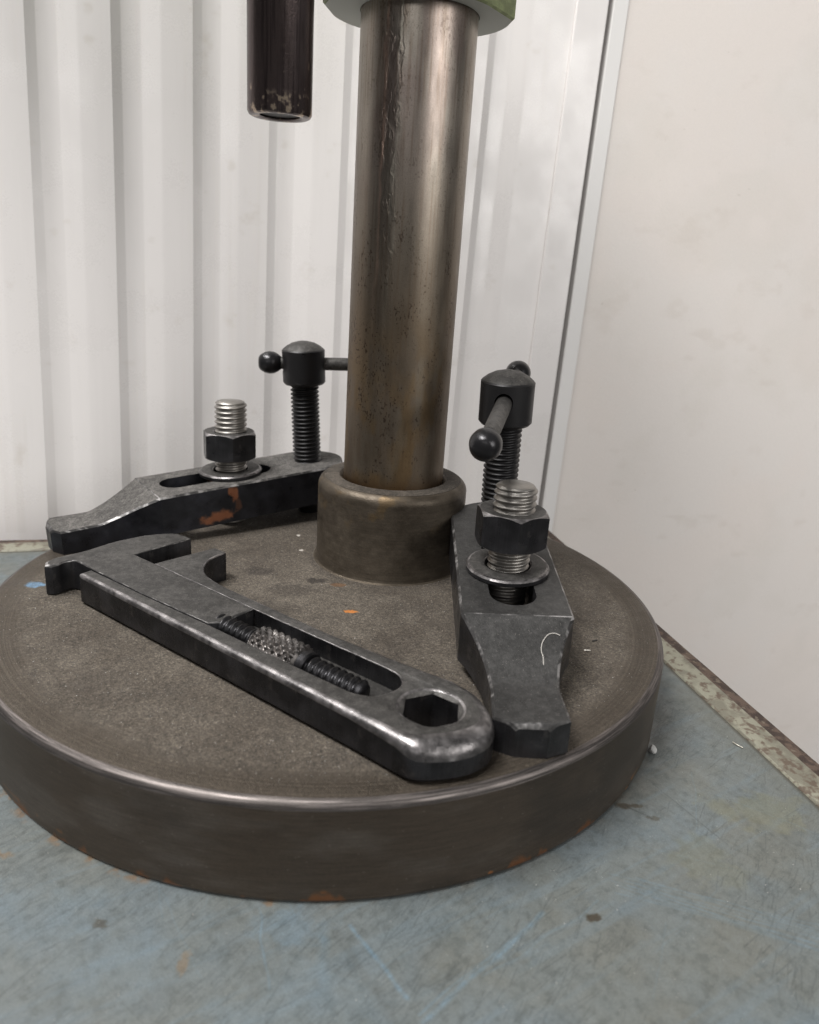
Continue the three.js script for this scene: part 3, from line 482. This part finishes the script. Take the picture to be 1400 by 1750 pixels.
const headG = (() => {                     // screw head: cylinder with domed top, cross hole lined dark, along z
  const prof = [[8, 0], [11.2, 0], [12.2, 1.2], [12.2, 19.2], [11.6, 19.9], [9.5, 21.6], [6.5, 23.2], [3, 24.1], [1, 24.3], [0.7, 23.7], [0.01, 23.6]];
  const s = new Soup(2), N = 64, hr = 3.9, hy = 11.6;
  // side wall as a grid with the cross hole left open on both faces
  const rows = []; for (let y = 1.2; y < 19.21; y += 0.9) rows.push(y);
  for (let i = 0; i < N; i++) { const a = i / N * 6.28318531, b = (i + 1) / N * 6.28318531;
    const q = (r, y, t) => [Math.sin(t) * r, y, Math.cos(t) * r];
    for (let k = 0; k + 1 < prof.length; k++) { if (k === 2) continue; const A = prof[k], B = prof[k + 1]; s.quad(k > 3 ? 1 : 0, q(A[0], A[1], a), q(A[0], A[1], b), q(B[0], B[1], b), q(B[0], B[1], a)); } }
  // polar patches round the two holes, then the rest of the wall
  const R = 12.2, wrap = (x, y, sgn) => { const t = x / R + (sgn < 0 ? Math.PI : 0); return [Math.sin(t) * R, y, Math.cos(t) * R]; };
  const half = Math.PI * R / 2, y0 = 1.2, y1 = 19.2;
  for (const sgn of [1, -1]) { const K = 64, out = [], inn = [], deep = [];
    for (let k = 0; k < K; k++) { const a = k / K * 6.28318531, ca = Math.cos(a), sa = Math.sin(a), yy = sa > 0 ? (y1 - hy) / Math.max(sa, 1e-6) : (y0 - hy) / Math.min(sa, -1e-6), xx = half / Math.max(Math.abs(ca), 1e-6), L = Math.min(yy, xx);
      out.push([ca * L, hy + sa * L]); inn.push([ca * hr * 1.08, hy + sa * hr * 1.15]); deep.push([ca * hr, hy + sa * hr * 1.1]); }
    const M_ = 10; for (let k = 0; k < K; k++) { const l = (k + 1) % K;
      for (let m = 0; m < M_; m++) { const f = m / M_, g = (m + 1) / M_, P = (q, t) => wrap(inn[q][0] + (out[q][0] - inn[q][0]) * t, inn[q][1] + (out[q][1] - inn[q][1]) * t, sgn); s.quad(0, P(k, f), P(k, g), P(l, g), P(l, f)); }
      const I = (q) => wrap(inn[q][0], inn[q][1], sgn), D = (q, dz) => [deep[q][0] * sgn, deep[q][1], sgn * dz];
      s.quad(0, I(l), D(l, 11), D(k, 11), I(k)); s.quad(0, D(l, 11), D(l, 0), D(k, 0), D(k, 11)); } }
  return s.geo(0.5); })();
const ballG = lathe([[0.01, -6.6], [3, -6.3], [4.4, -5.3], [5.8, -3], [6.4, -0.2], [6.1, 2.4], [5.1, 4.5], [3.9, 5.9], [3.2, 6.6]], 40, 0.9, false);
const V = (a) => new THREE.Vector3(...a);
function strapClamp(label, at, turn, o) {
  const t = thing('strap_clamp', label, 'clamp', at, turn); t.rotation.z = tilt; t.rotation.x = o.roll; t.userData.group = 'slotted strap clamps on the base';
  t.updateMatrixWorld(true); const inv = t.matrixWorld.clone().invert();
  const upright = new THREE.Quaternion().setFromRotationMatrix(inv);
  const body = part('strap', strap, [o.top, o.side, M.edge], t); if (o.sideLabel) body.userData.label = o.sideLabel;
  const ws = part('washer', washerG, [M.thinDust, M.steel, M.worn], t); ws.position.set(o.stud * MM, 22.95 * MM, o.lat * MM);
  const base = V([o.stud, 22.9, o.lat]).multiplyScalar(MM);
  const stud = part('stud', studG, M.bright, t); stud.position.copy(base); stud.position.y += (o.studTop - 46) * MM; stud.quaternion.copy(upright);
  const nut = part('nut', nutG, [M.thinDust, M.steel, M.worn], t); nut.position.copy(base); nut.position.y += o.nutY * MM; nut.quaternion.copy(upright).multiply(new THREE.Quaternion().setFromAxisAngle(V([0, 1, 0]), o.nutTurn));
  const js = part('jack_screw', jackG, M.black, t); js.position.set(o.jack * MM, (o.jy - 1) * MM, o.jlat * MM);
  const foot = part('screw_foot', lathe([[0.01, -13], [5.5, -13], [6.4, -12], [6.4, 2], [0.01, 2]], 32, 0.5, false), M.black, js);
  const hd = part('screw_head', headG, [M.black, M.thinDust], js); hd.position.y = 70 * MM;
  // tommy bar through the head, given by its two ball centres (mm, above the base top)
  t.updateMatrixWorld(true); const iv = js.matrixWorld.clone().invert();
  const hole = V([0, 81.6, 0]).multiplyScalar(MM), A = V([o.bar[0][0], o.bar[0][1] + H, o.bar[0][2]]).multiplyScalar(MM).applyMatrix4(iv), d = hole.clone().sub(A).setLength(o.bar[1] * MM), B = A.clone().add(d), L = d.length(), q = new THREE.Quaternion().setFromUnitVectors(V([0, 1, 0]), d.clone().normalize());
  hd.rotation.y = Math.atan2(d.x, d.z);
  const bar = part('tommy_bar', lathe([[3.5, 4], [3.7, L / MM * 0.5], [3.5, L / MM - 4]], 28, 0.6, false), M.thinDust, js); bar.position.copy(A); bar.quaternion.copy(q);
  const b1 = part('ball_end', ballG, M.blackball, js); b1.position.copy(A); b1.quaternion.copy(q);
  const b2 = part('ball_end', ballG, M.blackball, js); b2.position.copy(B); b2.quaternion.setFromUnitVectors(V([0, 1, 0]), d.clone().normalize().negate());
  return t;
}
const leftDir = Math.atan2(0.6, 0.8);
strapClamp('black strap clamp with orange rust stains on its side, left of the column', [-146.5, H, -26.6], leftDir, { top: M.dust, side: steelRust, stud: 98.3, lat: 0, studTop: 41, nutY: 9.5, nutTurn: 0.36, jy: 0, roll: 0, jack: 147, jlat: 0, bar: [[-52, 89, -109], 84] });
strapClamp('dusty black strap clamp pointing forwards beside the hexagon hole of the wrench', [77, H + 0.9, 121.4], Math.PI / 2 + 0.008, { top: M.darkDust, side: M.steel, stud: 89, lat: 0, studTop: 37, nutY: 12, nutTurn: 0.1, jy: 3, roll: -0.028, jack: 141, jlat: 0.4, bar: [[60.2, 85, 48.6], 111] });

// ------------------------------------------------------------------ adjustable wrench
{
  const w = thing('adjustable_wrench', 'dark steel adjustable wrench with a knurled screw and hexagon hole lying on the base', 'wrench', [-109.5, H, 28.6], -0.6311);
  const T = 14.1, s = new Soup(3);
  const end = spline([[178, -1.6, 3.4], [184.9, -1, 5.4], [191.4, 5, 6], [196.6, 13, 6], [198, 20.8, 5.6], [195.7, 27.4, 5], [190.6, 32.2, 4], [183, 36, 2.6], [172.6, 37.4, 1.8]], 40);
  const claw = spline([[60.6, 33.2, 0.8], [50.7, 34.1, 0.7], [42.8, 36.3, 0.7], [36.2, 40.6, 0.7], [31.4, 47, 0.7], [29.6, 53, 0.7], [29.4, 58.6, 0.5]], 16);
  const slotEnd = spline([[150, 28, 0.4], [157, 27.2, 0.4], [161.3, 23.2, 0.4], [161.8, 17.5, 0.4], [159.3, 11.5, 0.4], [153, 8.2, 0.4], [146, 7.7, 0.4]], 18);
  const outer = [[6.2, -1, 1.2], [8, -1.3, 1.7], ...[[40, -1.3, 1.9], [110, -1.2, 2.1], [160, -1.2, 2.4]], ...end, [160, 36, 1.6], [147, 34.8, 1.4], [118, 33.2, 1.2], [81, 33.2, 1], ...claw, [24, 58.9, 0.4], [21.2, 58.6, 0.3], [19.6, 42, 0.3], [18.4, 27.6, 0.3], [84, 27.4, 0.3], [118, 27.6, 0.4], ...slotEnd, [125, 7.1, 0.4], [83, 6.5, 0.4], [44, 5.1, 0.4], [6.2, 4.5, 0.5]];
  const hx = 176.7, hy = 18.9, ring = [], hex = []; for (let k = 0; k < 48; k++) { const a = k / 48 * Math.PI * 2; ring.push([hx + 11.2 * Math.cos(a), hy + 11.2 * Math.sin(a)]); const b = (a - 0.02) % (Math.PI / 3), m = b - Math.PI / 6, R = 8.7 / Math.cos(m); hex.push([hx + R * Math.cos(a + 0.02), hy + R * Math.sin(a + 0.02)]); }
  slab(s, dense(outer, 6), 0, T, { seg: 6, rb: 2, holes: [ring.slice().reverse()], slots: [0, 1, 2] });
  for (let k = 0; k < 48; k++) { const l = (k + 1) % 48, P = (q, y) => [q[0], y, -q[1]]; const ri = (q) => [hx + (q[0] - hx) * 0.93, hy + (q[1] - hy) * 0.93]; s.quad(2, P(ring[k], T), P(ring[l], T), P(ri(ring[l]), T - 0.5), P(ri(ring[k]), T - 0.5)); s.quad(0, P(ri(ring[k]), T - 0.5), P(ri(ring[l]), T - 0.5), P(hex[l], T - 1.4), P(hex[k], T - 1.4)); s.quad(1, P(hex[k], T - 1.4), P(hex[l], T - 1.4), P(hex[l], 0.05), P(hex[k], 0.05)); }
  slab(s, [[72, 4.6, 0.3], [164, 4.6, 0.3], [164, 30, 0.3], [72, 30, 0.3]], 0.6, 6, { slots: [0, 1, 1] });
  part('body', s.geo(0.6), [M.thinDust, M.sheen, M.worn], w);
  const j = new Soup(3);
  const jaw = [[81, 6.9, 0.3], [84, 12, 0.8], [83.4, 20, 0.8], [83.8, 27.1, 0.3], [3.6, 27.2, 0.3], [3.8, 44, 0.4], [4.0, 58.2, 0.5], ...spline([[0, 58.3, 0.6], [-7, 57, 0.7], [-14.3, 46, 1.2], [-16.8, 30, 1.2], [-15.6, 14, 1.2], [-16.6, 1, 1.3]], 18), [-15, -4.6, 1.4], [-11.5, -6.8, 1.4], [-8.9, -5, 0.9], ...spline([[-8.5, -2, 0.7], [-9.6, 1, 0.7], [-8.6, 4.4, 0.7], [-4.6, 5.6, 0.6], [5, 5.1, 0.4]], 12), [44, 5.4, 0.3]];
  slab(j, dense(jaw, 8), 0.3, T - 0.1, { seg: 3 });
  part('sliding_jaw', j.geo(0.6), [M.thinDust, M.steel, M.edge], w);
  // adjusting screw along the channel
  const ax = 14.2, ay = 10.2, sg = thread(4.9, 1.0, 3.1, 80, 152.5, { seg: 32, top: 1.4, dome: 0.5 }).geo(0.9);
  const scr = part('adjusting_screw', sg, M.screw, w); scr.rotation.z = -Math.PI / 2; scr.position.set(0, ay * MM, -ax * MM);
  const kn = new Soup(1), N = 168, K = 96, L0 = 100.5, L1 = 124.5, rows = [], cnt = 14, pw = 3.4;
  for (let k = 0; k <= K; k++) { const y = L0 + (L1 - L0) * k / K, row = [], e = Math.min(y - L0, L1 - y); for (let i = 0; i < N; i++) { const f = i / N, tr = (q) => { q -= Math.floor(q); return Math.abs(2 * q - 1); }; const b = Math.min(tr(cnt * f + y / pw), tr(cnt * f - y / pw)); const R = Math.min(6.3 + 1.1 * Math.pow(clamp(b * 1.35), 0.85), 5.6 + e * 0.9); row.push([Math.sin(f * 6.28318531) * R, y, Math.cos(f * 6.28318531) * R]); } rows.push(row); }
  for (let k = 0; k < K; k++) for (let i = 0; i < N; i++) { const l = (i + 1) % N; kn.quad(0, rows[k][i], rows[k][l], rows[k + 1][l], rows[k + 1][i]); }
  for (let i = 0; i < N; i++) { const l = (i + 1) % N; kn.tri(0, rows[0][l], rows[0][i], [0, L0, 0]); kn.tri(0, rows[K][i], rows[K][l], [0, L1, 0]); }
  part('knurled_nut', kn.geo(0.3), M.knurl, scr);
  part('collar', lathe([[0.01, 124.3], [5.6, 124.3], [6, 124.8], [6, 127.3], [5.4, 127.9], [0.01, 127.9]], 40, 0.5, false), M.screw, scr);
}

// ------------------------------------------------------------------ small things
{
  const pts = [[90.7, 23.6, 80.3], [88.9, 23.9, 79.5], [86.7, 23.6, 79.8], [84.9, 22.5, 81.6], [83.8, 21.3, 83.7], [83.4, 19.9, 86.5], [83.8, 19.1, 88.2], [83.7, 17.5, 91.7]].map((p) => V([p[0], p[1] + H, p[2]]).multiplyScalar(MM));
  const fibre = new THREE.Mesh(new THREE.TubeGeometry(new THREE.CatmullRomCurve3(pts), 60, 0.00013, 6), S({ color: new THREE.Color(0.6, 0.57, 0.53), roughness: 0.9 }));
  fibre.name = 'fibre'; fibre.castShadow = true; scene.add(fibre); tag(fibre, 'thin curled pale fibre lying on the sloping front of the right strap clamp', 'fibre');
  const r = rng(77);
  const lump = (rad, seed) => { const g = new THREE.IcosahedronGeometry(rad * MM, 2), p = g.attributes.position; for (let i = 0; i < p.count; i++) { const x = p.getX(i) / MM, y = p.getY(i) / MM, z = p.getZ(i) / MM, k = 0.6 + 0.8 * vn(x * 1.4 / rad + seed * 5, (y + z * 0.7) * 1.4 / rad + seed); p.setXYZ(i, x * k * MM, y * k * MM, z * k * MM); } return finish(g, 0.5); };
  const crumb = new THREE.Mesh(lump(1.7, 3), S({ color: new THREE.Color(0.55, 0.55, 0.54), roughness: 0.8, metalness: 0.2 }));
  crumb.name = 'crumb'; crumb.position.set(0.1392, 0.0012, 0.0588 + 0.002); crumb.castShadow = true; scene.add(crumb); tag(crumb, 'pale grey metal crumb on the bench touching the right edge of the round base', 'crumb');
  const shav = (x, y, z, len, a, c, label) => { const m = new THREE.Mesh(new THREE.TubeGeometry(new THREE.CatmullRomCurve3([V([-len / 2, 0, 0]), V([0, 0.25, len * 0.12]), V([len / 2, 0, 0])].map((p) => p.multiplyScalar(MM))), 10, 0.0003, 5), S({ color: c, roughness: 0.4, metalness: 0.6 })); m.name = numbered('metal_shaving'); m.position.set(x * MM, y * MM, z * MM); m.rotation.y = a; m.castShadow = true; scene.add(m); tag(m, label, 'shaving'); };
  shav(110.5, H + 0.4, 46, 2.6, 0.1, new THREE.Color(0.75, 0.72, 0.66), 'short pale metal shaving lying on the base right of the strap clamp');
  shav(115.6, H + 0.4, 36.6, 2.4, 0.5, new THREE.Color(0.04, 0.04, 0.04), 'short black metal shaving lying on the base right of the strap clamp');
  shav(178, 0.4, 52, 4.6, -0.9, new THREE.Color(0.6, 0.57, 0.5), 'thin pale metal shaving on the bench beside the right rim');
  // filings: tiny bright grains scattered on the base and the bench
  const g = new THREE.TetrahedronGeometry(1), n = 7500, fil = new THREE.InstancedMesh(g, S({ color: 0xffffff, roughness: 0.6, metalness: 0.3 }), n), m = new THREE.Matrix4(), q = new THREE.Quaternion(), e = new THREE.Euler(), col = new THREE.Color();
  for (let k = 0; k < n; k++) {
    let x, z, y;
    if (k < 6000) { let ok = false; while (!ok) { const a = r() * 6.283, R = 143 * Math.sqrt(r()); x = Math.cos(a) * R; z = Math.sin(a) * R; ok = Math.hypot(x - CX, z - CZ) > 40 && r() < 0.25 + ss(0.4, 0.65, fbm(x / 14 + 8, z / 14, 3)); } y = H; }
    else { x = 60 + r() * 150; z = 20 + r() * 170; if (r() < 0.3) { x = -140 + r() * 340; z = 120 + r() * 80; } y = 0; if (Math.hypot(x, z) < 151 || x - pRi.x > (z - pRi.z) * 0.252 - 2) { x = 0; z = 0; y = -5; } }
    const sz = (0.08 + 0.16 * Math.pow(r(), 3)) * MM, sx = sz * (0.7 + r() * 1.1);
    m.compose(V([x * MM, y * MM + sz * 0.3, z * MM]), q.setFromEuler(e.set(r() * 6, r() * 6, r() * 6)), V([sx, sz, sz * 0.8])); fil.setMatrixAt(k, m);
    const b = r() < 0.2 ? 0.08 : 0.2 + 0.35 * r(); fil.setColorAt(k, col.setRGB(b, b * 0.97, b * 0.93));
  }
  fil.name = 'metal_filings'; fil.userData.kind = 'stuff'; scene.add(fil); tag(fil, 'fine bright metal filings scattered over the base and bench', 'filings');
}
renderer.render(scene, camera);
